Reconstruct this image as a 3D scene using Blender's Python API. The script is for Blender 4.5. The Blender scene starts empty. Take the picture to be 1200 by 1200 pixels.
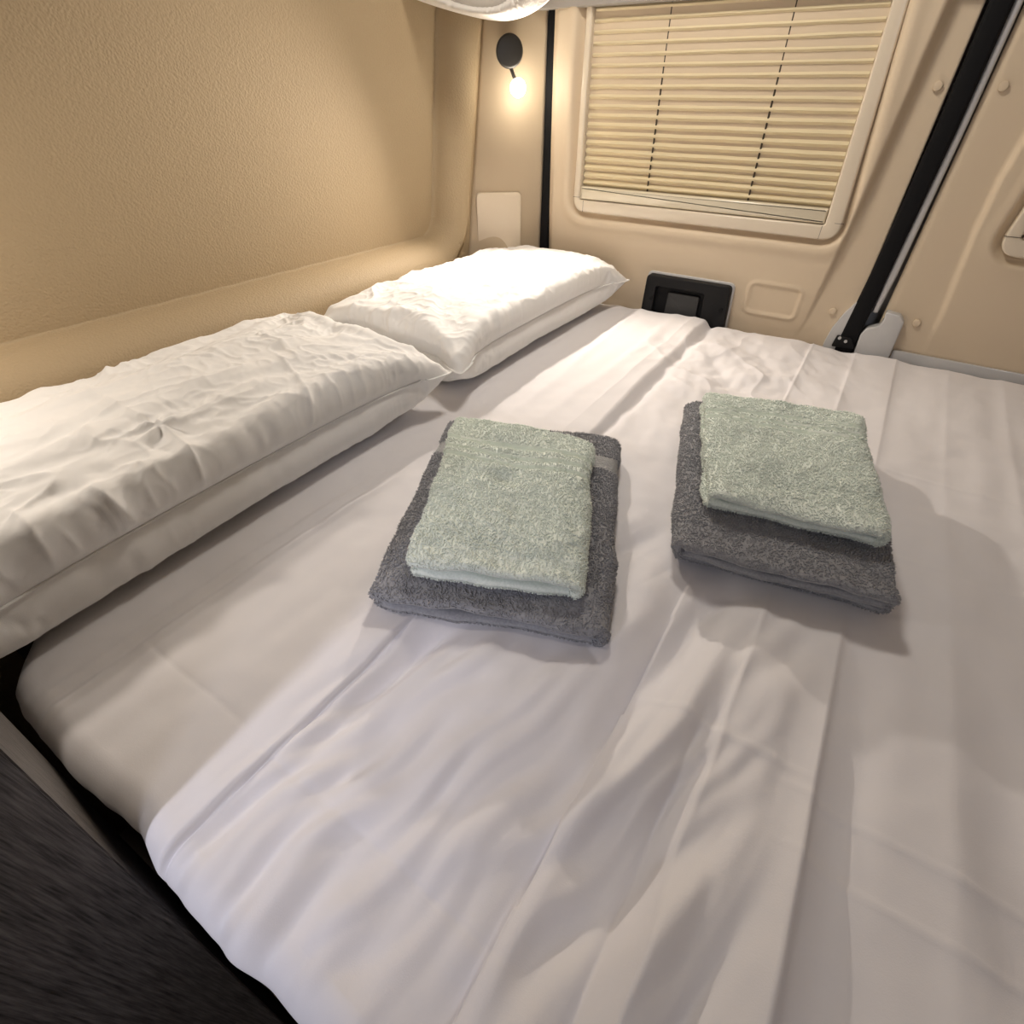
import bpy, bmesh, math
import numpy as np
from mathutils import Vector, Matrix

S = bpy.context.scene
COL = S.collection
rng = np.random.default_rng(7)

# ------------------------------------------------------------------ noise
_pt = np.random.default_rng(3).permutation(512)
_ga = np.random.default_rng(4).uniform(0, 2*math.pi, 512)
_gx, _gy = np.cos(_ga), np.sin(_ga)

def perlin(x, y, seed=0):
    x = np.asarray(x, float) + 17.3*seed; y = np.asarray(y, float) - 9.1*seed
    xi = np.floor(x).astype(int); yi = np.floor(y).astype(int)
    xf = x-xi; yf = y-yi
    u = xf*xf*xf*(xf*(xf*6-15)+10); v = yf*yf*yf*(yf*(yf*6-15)+10)
    def g(a, b, dx, dy):
        h = _pt[(_pt[(a) % 512]+b) % 512]
        return _gx[h]*dx+_gy[h]*dy
    n0 = g(xi, yi, xf, yf)*(1-u)+g(xi+1, yi, xf-1, yf)*u
    n1 = g(xi, yi+1, xf, yf-1)*(1-u)+g(xi+1, yi+1, xf-1, yf-1)*u
    return (n0*(1-v)+n1*v)*1.41

def fbm(x, y, oct=4, seed=0, gain=.5):
    a = 1; s = 0; f = 1
    for k in range(oct):
        s = s+a*perlin(x*f, y*f, seed+k); a *= gain; f *= 2.03
    return s

def ridged(x, y, seed=0, sharp=6):
    """thin crease lines: 1 on the line, falling to 0"""
    return np.exp(-np.abs(perlin(x, y, seed))*sharp)

def gauss(d, w): return np.exp(-(d/w)**2)
def sstep(a, b, x):
    t = np.clip((x-a)/(b-a), 0, 1); return t*t*(3-2*t)

# ------------------------------------------------------------------ mesh helpers
def mesh_obj(name, V, Fq, mat, parent=None, smooth=True, tris=False):
    me = bpy.data.meshes.new(name)
    V = np.asarray(V, np.float32); Fq = np.asarray(Fq, np.int32)
    k = Fq.shape[1]
    me.vertices.add(len(V)); me.vertices.foreach_set('co', V.ravel())
    me.loops.add(Fq.size); me.loops.foreach_set('vertex_index', Fq.ravel())
    me.polygons.add(len(Fq)); me.polygons.foreach_set('loop_start', np.arange(0, Fq.size, k, dtype=np.int32))
    me.polygons.foreach_set('use_smooth', np.full(len(Fq), smooth))
    me.update(calc_edges=True); me.validate()
    me.materials.append(mat)
    o = bpy.data.objects.new(name, me); COL.objects.link(o)
    if parent is not None: o.parent = parent
    return o

def grid_faces(n, m, wrap_n=False, off=0, flip=False):
    i = np.arange(n if wrap_n else n-1); j = np.arange(m-1)
    I, J = np.meshgrid(i, j, indexing='ij')
    a = I*m+J; b = ((I+1) % n)*m+J
    q = np.stack([a, b, b+1, a+1], -1).reshape(-1, 4)+off
    return q[:, ::-1] if flip else q

def grid_obj(name, X, Y, Z, mat, parent=None, flip=False, thick=0, thick_off=-1):
    n, m = X.shape
    V = np.stack([X, Y, Z], -1).reshape(-1, 3)
    o = mesh_obj(name, V, grid_faces(n, m, flip=flip), mat, parent)
    if thick:
        s = o.modifiers.new('thickness', 'SOLIDIFY'); s.thickness = thick; s.offset = thick_off
    return o

def bm_obj(name, bm, mat, parent=None, smooth=False, angle=None):
    me = bpy.data.meshes.new(name)
    bmesh.ops.recalc_face_normals(bm, faces=bm.faces)
    bm.to_mesh(me); bm.free()
    me.materials.append(mat)
    if smooth:
        for p in me.polygons: p.use_smooth = True
        if angle: me.set_sharp_from_angle(angle=angle)
    o = bpy.data.objects.new(name, me); COL.objects.link(o)
    if parent is not None: o.parent = parent
    return o

def bm_box(bm, a, b, bev=0, seg=2):
    t = bmesh.new()
    bmesh.ops.create_cube(t, size=1)
    for v in t.verts:
        v.co = Vector([a[i]+(v.co[i]+.5)*(b[i]-a[i]) for i in range(3)])
    if bev: bmesh.ops.bevel(t, geom=list(t.edges), offset=bev, segments=seg, profile=.5, affect='EDGES')
    me = bpy.data.meshes.new('tmp'); t.to_mesh(me); t.free()
    bm.from_mesh(me); bpy.data.meshes.remove(me)

def box_obj(name, a, b, mat, parent=None, bev=0, seg=2):
    bm = bmesh.new(); bm_box(bm, a, b, bev, seg)
    return bm_obj(name, bm, mat, parent, smooth=bev > 0, angle=math.radians(40))

def rounded_poly(pts, r, n=6):
    """round every corner of a 2D polygon; r may be a list"""
    out = []; N = len(pts)
    if not hasattr(r, '__len__'): r = [r]*N
    for i in range(N):
        p = np.array(pts[i], float); a = np.array(pts[i-1], float)-p; b = np.array(pts[(i+1) % N], float)-p
        la, lb = np.linalg.norm(a), np.linalg.norm(b); a /= la; b /= lb
        ang = math.acos(np.clip(a@b, -1, 1)); d = min(r[i]/math.tan(ang/2), la*.49, lb*.49)
        if r[i] <= 0: out.append(p); continue
        p0, p1 = p+a*d, p+b*d
        for k in range(n+1):
            t = k/n; out.append((1-t)**2*p0+2*t*(1-t)*p+t*t*p1)
    return out

def prism(bm, outer, y0, y1, inner=None, bev=0):
    """extrude XZ polygon between y0 (front, towards the bed) and y1; with a hole when inner has as many points"""
    t = bmesh.new()
    vf = [t.verts.new((p[0], y0, p[1])) for p in outer]; vb = [t.verts.new((p[0], y1, p[1])) for p in outer]
    n = len(outer)
    for i in range(n): t.faces.new((vf[i], vf[(i+1) % n], vb[(i+1) % n], vb[i]))
    if inner is None:
        ff = t.faces.new(vf); t.faces.new(vb[::-1]); edges = list(ff.edges)
    else:
        wf = [t.verts.new((p[0], y0, p[1])) for p in inner]; wb = [t.verts.new((p[0], y1, p[1])) for p in inner]
        edges = []
        for i in range(n):
            j = (i+1) % n
            t.faces.new((wf[i], wb[i], wb[j], wf[j]))
            t.faces.new((vf[i], wf[i], wf[j], vf[j])); t.faces.new((vb[i], vb[j], wb[j], wb[i]))
        for i in range(n):
            edges += [e for e in (t.edges.get((vf[i], vf[(i+1) % n])), t.edges.get((wf[i], wf[(i+1) % n]))) if e]
    bmesh.ops.recalc_face_normals(t, faces=t.faces)
    if bev: bmesh.ops.bevel(t, geom=edges, offset=bev, segments=3, profile=.5, affect='EDGES')
    me = bpy.data.meshes.new('tmp'); t.to_mesh(me); t.free(); bm.from_mesh(me); bpy.data.meshes.remove(me)

def cyl(bm, p, d, r, h, r2=None, seg=32, bev=0):
    t = bmesh.new()
    bmesh.ops.create_cone(t, cap_ends=True, segments=seg, radius1=r, radius2=r if r2 is None else r2, depth=h)
    if bev:
        ed = [e for e in t.edges if len(e.link_faces) == 2 and any(len(f.verts) > 4 for f in e.link_faces)]
        bmesh.ops.bevel(t, geom=ed, offset=bev, segments=4, profile=.5, affect='EDGES')
    q = Vector((0, 0, 1)).rotation_difference(Vector(d).normalized())
    bmesh.ops.transform(t, matrix=Matrix.Translation(Vector(p)) @ q.to_matrix().to_4x4(), verts=t.verts)
    me = bpy.data.meshes.new('tmp'); t.to_mesh(me); t.free(); bm.from_mesh(me); bpy.data.meshes.remove(me)

def empty(name, loc=(0, 0, 0)):
    o = bpy.data.objects.new(name, None); COL.objects.link(o); o.location = loc; o.empty_display_size = .05
    return o

def adopt(parent, *kids):
    for k in kids:
        k.parent = parent; k.matrix_parent_inverse = Matrix.Translation(-Vector(parent.location))

def tag(o, label=None, cat=None, group=None, kind=None):
    if label: o['label'] = label
    if cat: o['category'] = cat
    if group: o['group'] = group
    if kind: o['kind'] = kind
    return o

# ------------------------------------------------------------------ materials
def mat(name, col, rough=.5, bump=None, spec=.5, sheen=0, emit=None, metal=0, coat=0, var=None, trans=0):
    m = bpy.data.materials.new(name); m.use_nodes = True
    nt = m.node_tree; b = nt.nodes['Principled BSDF']
    b.inputs['Base Color'].default_value = (*col, 1); b.inputs['Roughness'].default_value = rough
    b.inputs['Specular IOR Level'].default_value = spec; b.inputs['Metallic'].default_value = metal
    if sheen: b.inputs['Sheen Weight'].default_value = sheen; b.inputs['Sheen Roughness'].default_value = .5
    if coat: b.inputs['Coat Weight'].default_value = coat
    if emit: b.inputs['Emission Color'].default_value = (*emit[0], 1); b.inputs['Emission Strength'].default_value = emit[1]
    tc = nt.nodes.new('ShaderNodeTexCoord')
    if var:   # slight colour mottling: (scale, amount)
        n = nt.nodes.new('ShaderNodeTexNoise'); n.inputs['Scale'].default_value = var[0]; n.inputs['Detail'].default_value = 3
        nt.links.new(tc.outputs['Object'], n.inputs['Vector'])
        mx = nt.nodes.new('ShaderNodeMix'); mx.data_type = 'RGBA'
        mx.inputs[6].default_value = (*[c*(1-var[1]) for c in col], 1); mx.inputs[7].default_value = (*[min(1, c*(1+var[1])) for c in col], 1)
        nt.links.new(n.outputs['Fac'], mx.inputs[0]); nt.links.new(mx.outputs[2], b.inputs['Base Color'])
    if bump:  # list of (kind, scale, strength, distance)
        prev = None
        for kind, sc, st, dist in bump:
            if kind == 'noise':
                n = nt.nodes.new('ShaderNodeTexNoise'); n.inputs['Detail'].default_value = 4; out = 'Fac'
            elif kind == 'voronoi':
                n = nt.nodes.new('ShaderNodeTexVoronoi'); n.feature = 'SMOOTH_F1'; out = 'Distance'
            n.inputs['Scale'].default_value = sc
            nt.links.new(tc.outputs['Object'], n.inputs['Vector'])
            bp = nt.nodes.new('ShaderNodeBump'); bp.inputs['Strength'].default_value = st; bp.inputs['Distance'].default_value = dist
            nt.links.new(n.outputs[out], bp.inputs['Height'])
            if prev: nt.links.new(prev.outputs['Normal'], bp.inputs['Normal'])
            prev = bp
        nt.links.new(prev.outputs['Normal'], b.inputs['Normal'])
    return m

def weave_mat(name, col, scale=900, st=.15, rough=.85, sheen=.15):
    m = mat(name, col, rough, sheen=sheen, spec=.25, bump=[('noise', 60, .08, .002), ('noise', scale, st, .0006)])
    return m

def wood_mat(name):
    m = bpy.data.materials.new(name); m.use_nodes = True; nt = m.node_tree; b = nt.nodes['Principled BSDF']
    tc = nt.nodes.new('ShaderNodeTexCoord'); mp = nt.nodes.new('ShaderNodeMapping')
    mp.inputs['Scale'].default_value = (150, 150, 3.0)
    nt.links.new(tc.outputs['Object'], mp.inputs['Vector'])
    n = nt.nodes.new('ShaderNodeTexNoise'); n.inputs['Scale'].default_value = 3.2; n.inputs['Detail'].default_value = 7; n.inputs['Roughness'].default_value = .65
    nt.links.new(mp.outputs['Vector'], n.inputs['Vector'])
    cr = nt.nodes.new('ShaderNodeValToRGB')
    cr.color_ramp.elements[0].position = .32; cr.color_ramp.elements[0].color = (.022, .019, .017, 1)
    cr.color_ramp.elements[1].position = .72; cr.color_ramp.elements[1].color = (.170, .152, .140, 1)
    nt.links.new(n.outputs['Fac'], cr.inputs['Fac']); nt.links.new(cr.outputs['Color'], b.inputs['Base Color'])
    bp = nt.nodes.new('ShaderNodeBump'); bp.inputs['Strength'].default_value = .35; bp.inputs['Distance'].default_value = .0015
    nt.links.new(n.outputs['Fac'], bp.inputs['Height']); nt.links.new(bp.outputs['Normal'], b.inputs['Normal'])
    b.inputs['Roughness'].default_value = .5
    return m

M = {}
M['wall'] = mat('beige grained trim', (.43, .33, .205), .62, spec=.3, bump=[('voronoi', 300, .55, .0016), ('noise', 520, .25, .0008)])
M['pillar'] = mat('smooth beige plastic', (.50, .40, .28), .5, spec=.35, bump=[('noise', 500, .06, .0005)])
M['door'] = mat('cream door trim', (.70, .575, .42), .5, spec=.35, bump=[('noise', 700, .05, .0004)])
M['frame'] = mat('cream window frame plastic', (.74, .645, .51), .28, spec=.5, coat=.2)
M['blind'] = mat('beige pleated blind fabric', (.76, .655, .445), .8, spec=.2, bump=[('noise', 600, .15, .0006)])
M['rail'] = mat('ivory blind rail', (.76, .68, .52), .22, coat=.3)
M['black'] = mat('black plastic', (.008, .008, .009), .5, spec=.25)
M['blackhole'] = mat('matte black recess', (.006, .006, .007), .6, spec=.2)
M['gunmetal'] = mat('dark grey latch paddle', (.028, .028, .028), .45)
M['rubber'] = mat('black rubber seal', (.006, .006, .007), .7, spec=.2)
M['metal'] = mat('painted grey white sheet metal', (.56, .555, .55), .32, coat=.4)
M['greytrim'] = mat('grey headliner trim', (.38, .355, .33), .6)
M['sheet'] = weave_mat('white cotton sheet', (.80, .775, .785))
M['pillow'] = weave_mat('white pillow cotton', (.88, .87, .855), scale=1100, st=.2)
M['mint'] = mat('mint terry', (.78, .86, .765), .95, spec=.1, sheen=.3, var=(420, .22))
M['mintband'] = mat('mint flat weave with groove shade', (.66, .74, .65), .85, spec=.1, bump=[('noise', 900, .3, .0006)])  # flat woven bands; the shade of their grooves is put into the darker colour
M['grey'] = mat('grey terry', (.31, .31, .325), .95, spec=.1, sheen=.25, var=(420, .40))
M['greyband'] = mat('grey woven band', (.34, .34, .34), .8, spec=.1, bump=[('voronoi', 330, .8, .0015)])
M['lamp'] = mat('dark bronze lamp', (.035, .032, .028), .42, spec=.5)
M['bulb'] = mat('lit lamp lens', (1, .93, .8), .4, emit=((1.0, .90, .74), 40))
M['cover'] = mat('cream cover plastic', (.69, .585, .45), .45)
M['wood'] = wood_mat('dark grey wood grain')
M['basedark'] = mat('dark grey bed base', (.022, .021, .021), .9, bump=[('noise', 400, .3, .001)])
M['mattress'] = mat('mattress ticking', (.62, .60, .58), .9, bump=[('noise', 120, .2, .001)])
M['gauze'] = mat('white gauze', (.80, .76, .70), .9, sheen=.3, bump=[('noise', 250, .5, .0015)])
M['ceil'] = mat('pale headliner', (.60, .55, .48), .85, bump=[('noise', 300, .2, .001)])
M['floor'] = mat('brown vinyl floor', (.16, .12, .09), .5, bump=[('noise', 60, .1, .001)])
M['glass'] = mat('dark window pane', (.02, .022, .025), .08)
M['cord'] = mat('dark blind cord', (.05, .035, .02), .7)

# ------------------------------------------------------------------ camera (bed top is z = 0)
f_px = 602.0
pitch = math.atan(500/f_px); yaw = math.atan(510/math.hypot(f_px, 500))
Fv = np.array([-math.sin(yaw)*math.cos(pitch), math.cos(yaw)*math.cos(pitch), -math.sin(pitch)])
Rv = np.array([math.cos(yaw), math.sin(yaw), 0]); Uv = np.cross(Rv, Fv)
CAM = np.array([0, 0, .46])
cam = bpy.data.cameras.new('camera'); co = bpy.data.objects.new('camera', cam); COL.objects.link(co)
cam.sensor_width = 36; cam.lens = f_px/1200*36; cam.clip_start = .01
co.matrix_world = Matrix(((Rv[0], Uv[0], -Fv[0], CAM[0]), (Rv[1], Uv[1], -Fv[1], CAM[1]), (Rv[2], Uv[2], -Fv[2], CAM[2]), (0, 0, 0, 1)))
S.camera = co

# ------------------------------------------------------------------ room shell
DY = 1.405          # inner face of the rear doors
FL, CE = -.80, 1.06
XR = 1.03
tag(box_obj('floor', (-1.2, -2.6, FL-.05), (1.2, 1.55, FL), M['floor']), kind='structure')
tag(box_obj('ceiling', (-1.2, -2.6, CE), (1.2, 1.55, CE+.05), M['ceil']), kind='structure')
tag(box_obj('wall_right', (XR, -2.6, FL), (XR+.05, 1.55, CE), M['pillar']), kind='structure')
tag(box_obj('wall_front', (-1.2, -2.65, FL), (1.2, -2.6, CE), M['ceil']), kind='structure')
tag(box_obj('wall_rear', (-1.2, DY+.07, FL), (1.2, DY+.12, CE), M['metal']), kind='structure')

def yc(z): return 1.178+(np.maximum(z, .05)-.15)*.2
XW = -1.03
def wall_profile(s, z):
    y = yc(z)+s
    zc = .172-.02*y
    a = s; b = zc-z; r = .045
    qa, qb = a+r, b+r
    d = np.hypot(np.maximum(qa, 0), np.maximum(qb, 0))+np.minimum(np.maximum(qa, qb), 0)-r
    t = np.clip(d/.065, 0, 1)
    p = .085*np.sqrt(np.clip(1-(1-t)**2, 0, 1))
    p = np.where(d > 0, p, 0)
    side = sstep(0, .03, a)*sstep(.05, .078, d)*.012
    lean = -.02*np.clip((z-.15)/.5, 0, 1.5)     # upper wall leans out a little
    crown = -.006*sstep(0, .5, -a)
    return y, XW+p-side+lean*0+crown*0
zs = np.concatenate([np.linspace(FL, -.2, 6)[:-1], np.linspace(-.2, .06, 40)[:-1], np.linspace(.06, .19, 90)[:-1], np.linspace(.19, CE, 90)])
ss = np.concatenate([np.linspace(-3.75, -1.9, 12)[:-1], np.linspace(-1.9, -.07, 120)[:-1], np.linspace(-.07, .078, 90)])
SS, ZZ = np.meshgrid(ss, zs, indexing='ij')
Yw, Xw = wall_profile(SS, ZZ)
tag(grid_obj('wall_left', Xw, Yw, ZZ, M['wall'], flip=False, thick=.02, thick_off=-1), kind='structure')

# angled corner pillar between side wall and rear door
P1 = np.array([-.815, 1.400])
zz = np.linspace(FL, CE, 60); tt = np.linspace(0, 1, 24)
T, Z2 = np.meshgrid(tt, zz, indexing='ij')
yend, xend = wall_profile(np.full_like(zz, .078), zz)
Xp = xend[None, :]*(1-T)+P1[0]*T; Yp = yend[None, :]*(1-T)+P1[1]*T
bul = .010*np.sin(np.pi*T); Xp = Xp+.545*bul; Yp = Yp-.84*bul
tag(grid_obj('wall_corner', Xp, Yp, Z2, M['pillar'], thick=.02, thick_off=-1), kind='structure')

# ------------------------------------------------------------------ rear doors: sculpted trim panels as relief
def door_grid(name, x0, x1, z0, z1, pfun, step=.0035):
    xs = np.arange(x0, x1+1e-6, step); zs = np.concatenate([np.arange(FL+.05, z0, .05), np.arange(z0, z1+1e-6, step), np.arange(z1+.02, CE, .05)])
    X, Z = np.meshgrid(xs, zs, indexing='ij')
    p = pfun(X, Z)
    return grid_obj(name, X, DY-p, Z, M['door'], thick=.03, thick_off=-1, flip=False)

def rrect_sdf(X, Z, x0, x1, z0, z1, r):
    qx = np.abs(X-(x0+x1)/2)-(x1-x0)/2+r; qz = np.abs(Z-(z0+z1)/2)-(z1-z0)/2+r
    return np.hypot(np.maximum(qx, 0), np.maximum(qz, 0))+np.minimum(np.maximum(qx, qz), 0)-r

def win_sdf(X, Z):      # tapered on the hinge-away side
    taper = (Z-.205)*.085
    return rrect_sdf(X+np.clip(taper, 0, .06)*np.clip((X+.70)/.6, 0, 1), Z, -.712, -.082, .205, .80, .034)

def p_left(X, Z):
    # crease line that bounds the swollen centre panel
    xl = np.interp(Z, [-.1, .03, .15, .30, .46, .62], [-.12, -.083, -.068, -.052, -.038, -.028])
    amp = np.interp(Z, [.0, .05, .2, .5], [.001, .006, .018, .026])
    w = np.interp(Z, [0, .2, .5], [.006, .010, .020])
    p = amp*sstep(0, 1, (xl-X)/w)
    d = win_sdf(X, Z)
    p = p-.018*sstep(.018, .003, d)                  # window sits in a sunken channel
    p = p+.004*gauss(d-.026, .012)
    e = rrect_sdf(X, Z, -.228, -.112, .030, .100, .014)
    p = p+.0035*gauss(e, .004)-.0015*sstep(.0, -.006, e)
    # edge next to corner seal rolls back
    p = p-.010*sstep(-.772, -.79, X)
    p = p-.0016*gauss(X+.765+.03*np.clip(.3-Z, 0, .3), .0016)*sstep(.34, .25, Z)
    return p
def p_right(X, Z):
    xr = np.interp(Z, [0, .09, .16, .247, .33, .404, .6], [.158, .156, .149, .140, .137, .142, .158])
    p = .012*sstep(0, 1, (X-xr+.004)/.010)*np.interp(Z, [.03, .1, .3], [.15, .5, 1])
    d = rrect_sdf(X-np.clip(Z-.21, 0, .6)*.10, Z, .187, .80, .212, .80, .036)
    p = p-.014*sstep(.018, .004, d)+.002*gauss(d-.022, .01)
    p = p-.006*sstep(.072, .058, X)
    return p
door1 = tag(door_grid('door_1', -.790, .005, -.06, .62, p_left), kind='structure')
door2 = tag(door_grid('door_2', .058, .80, -.06, .62, p_right), kind='structure')

# seals
def strip(name, pts_l, pts_r, y0, y1, material, bev=.003):
    bm = bmesh.new()
    prism(bm, list(pts_l)+list(pts_r)[::-1], y0, y1, bev=bev)
    return bm_obj(name, bm, material, smooth=True, angle=math.radians(50))
tag(strip('trim_1', [(-.807, CE-.01), (-.811, .35), (-.8145, .10), (-.815, FL+.02)], [(-.789, CE-.01), (-.790, .35), (-.7915, .10), (-.792, FL+.02)], 1.392, 1.43, M['rubber']), kind='structure')
tag(strip('trim_2', [(.011, CE-.01), (.009, .40), (.003, .15), (-.006, .0), (-.01, FL+.02)], [(.044, CE-.01), (.043, .40), (.036, .15), (.031, .0), (.03, FL+.02)], 1.390, 1.45, M['rubber'], .006), kind='structure')
tag(strip('trim_3', [(.044, CE-.01), (.043, .40), (.036, .15), (.036, .075)], [(.055, CE-.01), (.055, .40), (.051, .15), (.046, .075)], 1.398, 1.44, M['metal'], .004), kind='structure')
tag(box_obj('trim_4', (-.86, 1.372, .590), (1.0, 1.46, CE), M['greytrim'], bev=.006), kind='structure')
tag(box_obj('trim_5', (.105, 1.394, -.03), (.80, 1.402, .006), M['metal'], bev=.002), kind='structure')

# exposed sheet metal at the foot of each door
def XZ(px, py, y=1.40):
    d = Fv+Rv*(px-600)/f_px+Uv*(600-py)/f_px; t = (y-CAM[1])/d[1]; p = CAM+d*t
    return (p[0], p[2])
bm = bmesh.new()
pl = [XZ(*q) for q in [(1016, 343), (990, 366), (975, 384), (966, 400)]]+[(-.03, -.05), (.004, -.05), (.008, .02)]
prism(bm, pl, 1.3935, 1.41, bev=.0015)
mp = bm_obj('metal_plate', bm, M['metal'], door1, smooth=True, angle=.6); mp['label'] = 'pale grey painted metal corner'
bm = bmesh.new()
pr = [XZ(*q) for q in [(1039, 363), (1056, 368), (1060, 376), (1043, 415)]]+[(.10, -.05), (.038, -.05)]+[XZ(*q) for q in [(1002, 409), (1009, 390), (1016, 383), (1031, 380), (1036, 373)]]
prism(bm, rounded_poly(pr, .006, 4), 1.386, 1.41, bev=.003)
mp = bm_obj('metal_plate', bm, M['metal'], door2, smooth=True, angle=.6); mp['label'] = 'pale grey painted metal corner'
bm = bmesh.new()
prism(bm, rounded_poly([XZ(*q, 1.388) for q in [(981, 393), (998, 396), (1001, 409), (974, 405)]], .003, 3), 1.384, 1.40, bev=.001)
ca = bm_obj('catch', bm, M['black'], door1, smooth=True, angle=.6); ca['label'] = 'black lock catch'
bm = bmesh.new()
for q in [(984, 396), (991, 400)]:
    x, z = XZ(*q, 1.384); cyl(bm, (x, 1.384, z), (0, -1, 0), .0035, .004, seg=12)
bm_obj('catch_pin', bm, M['metal'], ca, smooth=True, angle=.6)
def plug(px, py, par):
    x, z = XZ(px, py)
    bm = bmesh.new(); cyl(bm, (x, DY-.003, z), (0, -1, 0),   .0075, .006, seg=24, bev=.002)
    bm_obj('trim_plug', bm, M['door'], par, smooth=True, angle=.7)
plug(1099, 101, door1); plug(976, 365, door1); plug(1176, 101, door2); plug(1074, 379, door2)

# latch housing on the left door
lx0, lx1, lz0, lz1 = -.482, -.262, -.045, .086
def lslant(x, z): return (x+.006*0, z)
bm = bmesh.new()
hw = XZ(772, 335)[0], XZ(832, 344)[0]
outer = rounded_poly([(lx0, lz0), (lx1+.004, lz0), (lx1-.003, lz1), (lx0+.004, lz1)], .012, 6)
inner = rounded_poly([(-.452, lz0+.012), (-.322, lz0+.012), (-.324, .061), (-.450, .061)], .007, 6)
prism(bm, outer, 1.372, 1.40, inner=inner, bev=.003)
lat = bm_obj('latch_housing', bm, M['black'], door1, smooth=True, angle=.6); lat['label'] = 'black plastic latch housing'
bm = bmesh.new(); prism(bm, rounded_poly([(lx0-.004, lz0), (lx1+.008, lz0), (lx1+.001, lz1+.005), (lx0, lz1+.005)], .014, 6), 1.390, 1.405, bev=.002)
bm_obj('gasket', bm, M['metal'], lat, smooth=True, angle=.6)
bm = bmesh.new(); prism(bm, [(-.456, lz0+.008), (-.318, lz0+.008), (-.320, .065), (-.454, .065)], 1.3880, 1.3905)
bm_obj('latch_recess', bm, M['blackhole'], lat)
bm = bmesh.new(); prism(bm, rounded_poly([(-.420, -.028), (-.334, -.028), (-.336, .050), (-.418, .050)], .006, 4), 1.3795, 1.3885, bev=.003)
bm_obj('latch_handle', bm, M['gunmetal'], lat, smooth=True, angle=.6)
for q in [(845, 363), (764, 349)]:
    x, z = XZ(*q, 1.374); bm = bmesh.new(); cyl(bm, (x, 1.3715, z), (0, -1, 0), .005, .003, seg=20, bev=.001)
    bm_obj('screw', bm, M['blackhole'], lat, smooth=True, angle=.6)

# ------------------------------------------------------------------ windows
def window(name, outer, inner, rr, par_y0, mats):
    bm = bmesh.new()
    prism(bm, rounded_poly(outer, rr, 8), par_y0, 1.415, inner=rounded_poly(inner, [.006]*4, 8), bev=.004)
    w = bm_obj(name, bm, mats, smooth=True, angle=.7)
    return tag(w, kind='structure')
w1_in = [(-.695, .232), (-.114, .232), (-.131, .63), (-.695, .63)]
w1 = window('window_1', [(-.712, .205), (-.080, .205), (-.109, .65), (-.710, .65)], w1_in, .034, 1.384, M['frame'])
bm = bmesh.new(); bm_box(bm, (-.700, 1.4125, .225), (-.108, 1.4145, .64)); bm_obj('pane', bm, M['glass'], w1)
for (xa, za, xb, zb) in [(-.7125, .2375, -.6945, .2382), (-.0965, .2375, -.079, .2382)]:     # joint lines of the corner pieces
    bm = bmesh.new(); bm_box(bm, (xa, 1.3838, za), (xb, 1.386, zb)); bm_obj('corner_joint', bm, M['cord'], w1)
for xj in (-.683, -.118):
    bm = bmesh.new(); bm_box(bm, (xj, 1.3838, .206), (xj+.0007, 1.386, .231)); bm_obj('corner_joint', bm, M['cord'], w1)

w2 = window('window_2', [(.185, .212), (.82, .212), (.82, .65), (.2285, .65)], [(.212, .242), (.80, .242), (.80, .63), (.2495, .63)], .034, 1.386, M['frame'])
bm = bmesh.new(); bm_box(bm, (.19, 1.4125, .225), (.81, 1.4145, .64)); bm_obj('pane', bm, M['glass'], w2)
bm = bmesh.new(); bm_box(bm, (.186, 1.3852, .2445), (.214, 1.388, .2452)); bm_obj('corner_joint', bm, M['cord'], w2)
bm = bmesh.new(); cyl(bm, XZ(1199, 277, 1.386)[:1]+(1.3865,)+XZ(1199, 277, 1.386)[1:], (0, -1, 0), .0025, .003, seg=12)
bm_obj('screw', bm, M['cord'], w2)

# pleated blind of window 1
bl = empty('pleated_blind', (-.41, 1.40, .232))
tag(bl, 'beige pleated blind pulled down inside the cream window frame', 'blind')
ztop, zbot = .625, .262; amp = .0064
zk = []
z = zbot; k = 0
while z < ztop:
    zk.append(z); z += .0080+.0012*min(1, k/26); k += 1
zk = np.array(zk)
prof_z = zk; prof_y = np.where(np.arange(len(zk)) % 2 == 0, amp, -amp)
xs = np.linspace(0, 1, 40)
pz, py = [], []
for i in range(len(zk)-1):
    for t in (0, .08, .5, .92):
        pz.append(zk[i]*(1-t)+zk[i+1]*t); py.append(prof_y[i]*(1-t)+prof_y[i+1]*t)
pz = np.array(pz); py = np.array(py)
Xb = np.zeros((len(xs), len(pz))); Yb = np.zeros_like(Xb); Zb = np.zeros_like(Xb)
for j in range(len(pz)):
    xr = np.interp(pz[j], [.232, .80], [-.114, -.139])-.0015
    Xb[:, j] = -.692+xs*(xr+.692)
    Yb[:, j] = 1.399+py[j]+.0006*perlin(xs*9, pz[j]*60)
    Zb[:, j] = pz[j]+.0007*perlin(xs*6+3, pz[j]*40)
o = grid_obj('pleated_fabric', Xb, Yb, Zb, M['blind'], thick=.0006, thick_off=0)
for p in o.data.polygons: p.use_smooth = False
rb = bmesh.new()
prism(rb, rounded_poly([(-.6945, .2335), (-.1158, .2335), (-.1168, .262), (-.6945, .262)], .003, 3), 1.387, 1.41, bev=.005)
rail = bm_obj('bottom_rail', rb, M['rail'], smooth=True, angle=.6)
cords = []
for x0, x1 in [(-.520, -.526), (-.283, -.287)]:
    bm = bmesh.new(); a = Vector((x0, 1.3985, .25)); b = Vector((x0+(x1-x0)*.67, 1.3985, .625))
    cyl(bm, (a+b)/2, b-a, .0020, (b-a).length, seg=8)
    cords.append(bm_obj('lift_cord', bm, M['cord'], smooth=True, angle=.7))
adopt(bl, o, rail, *cords)

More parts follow.
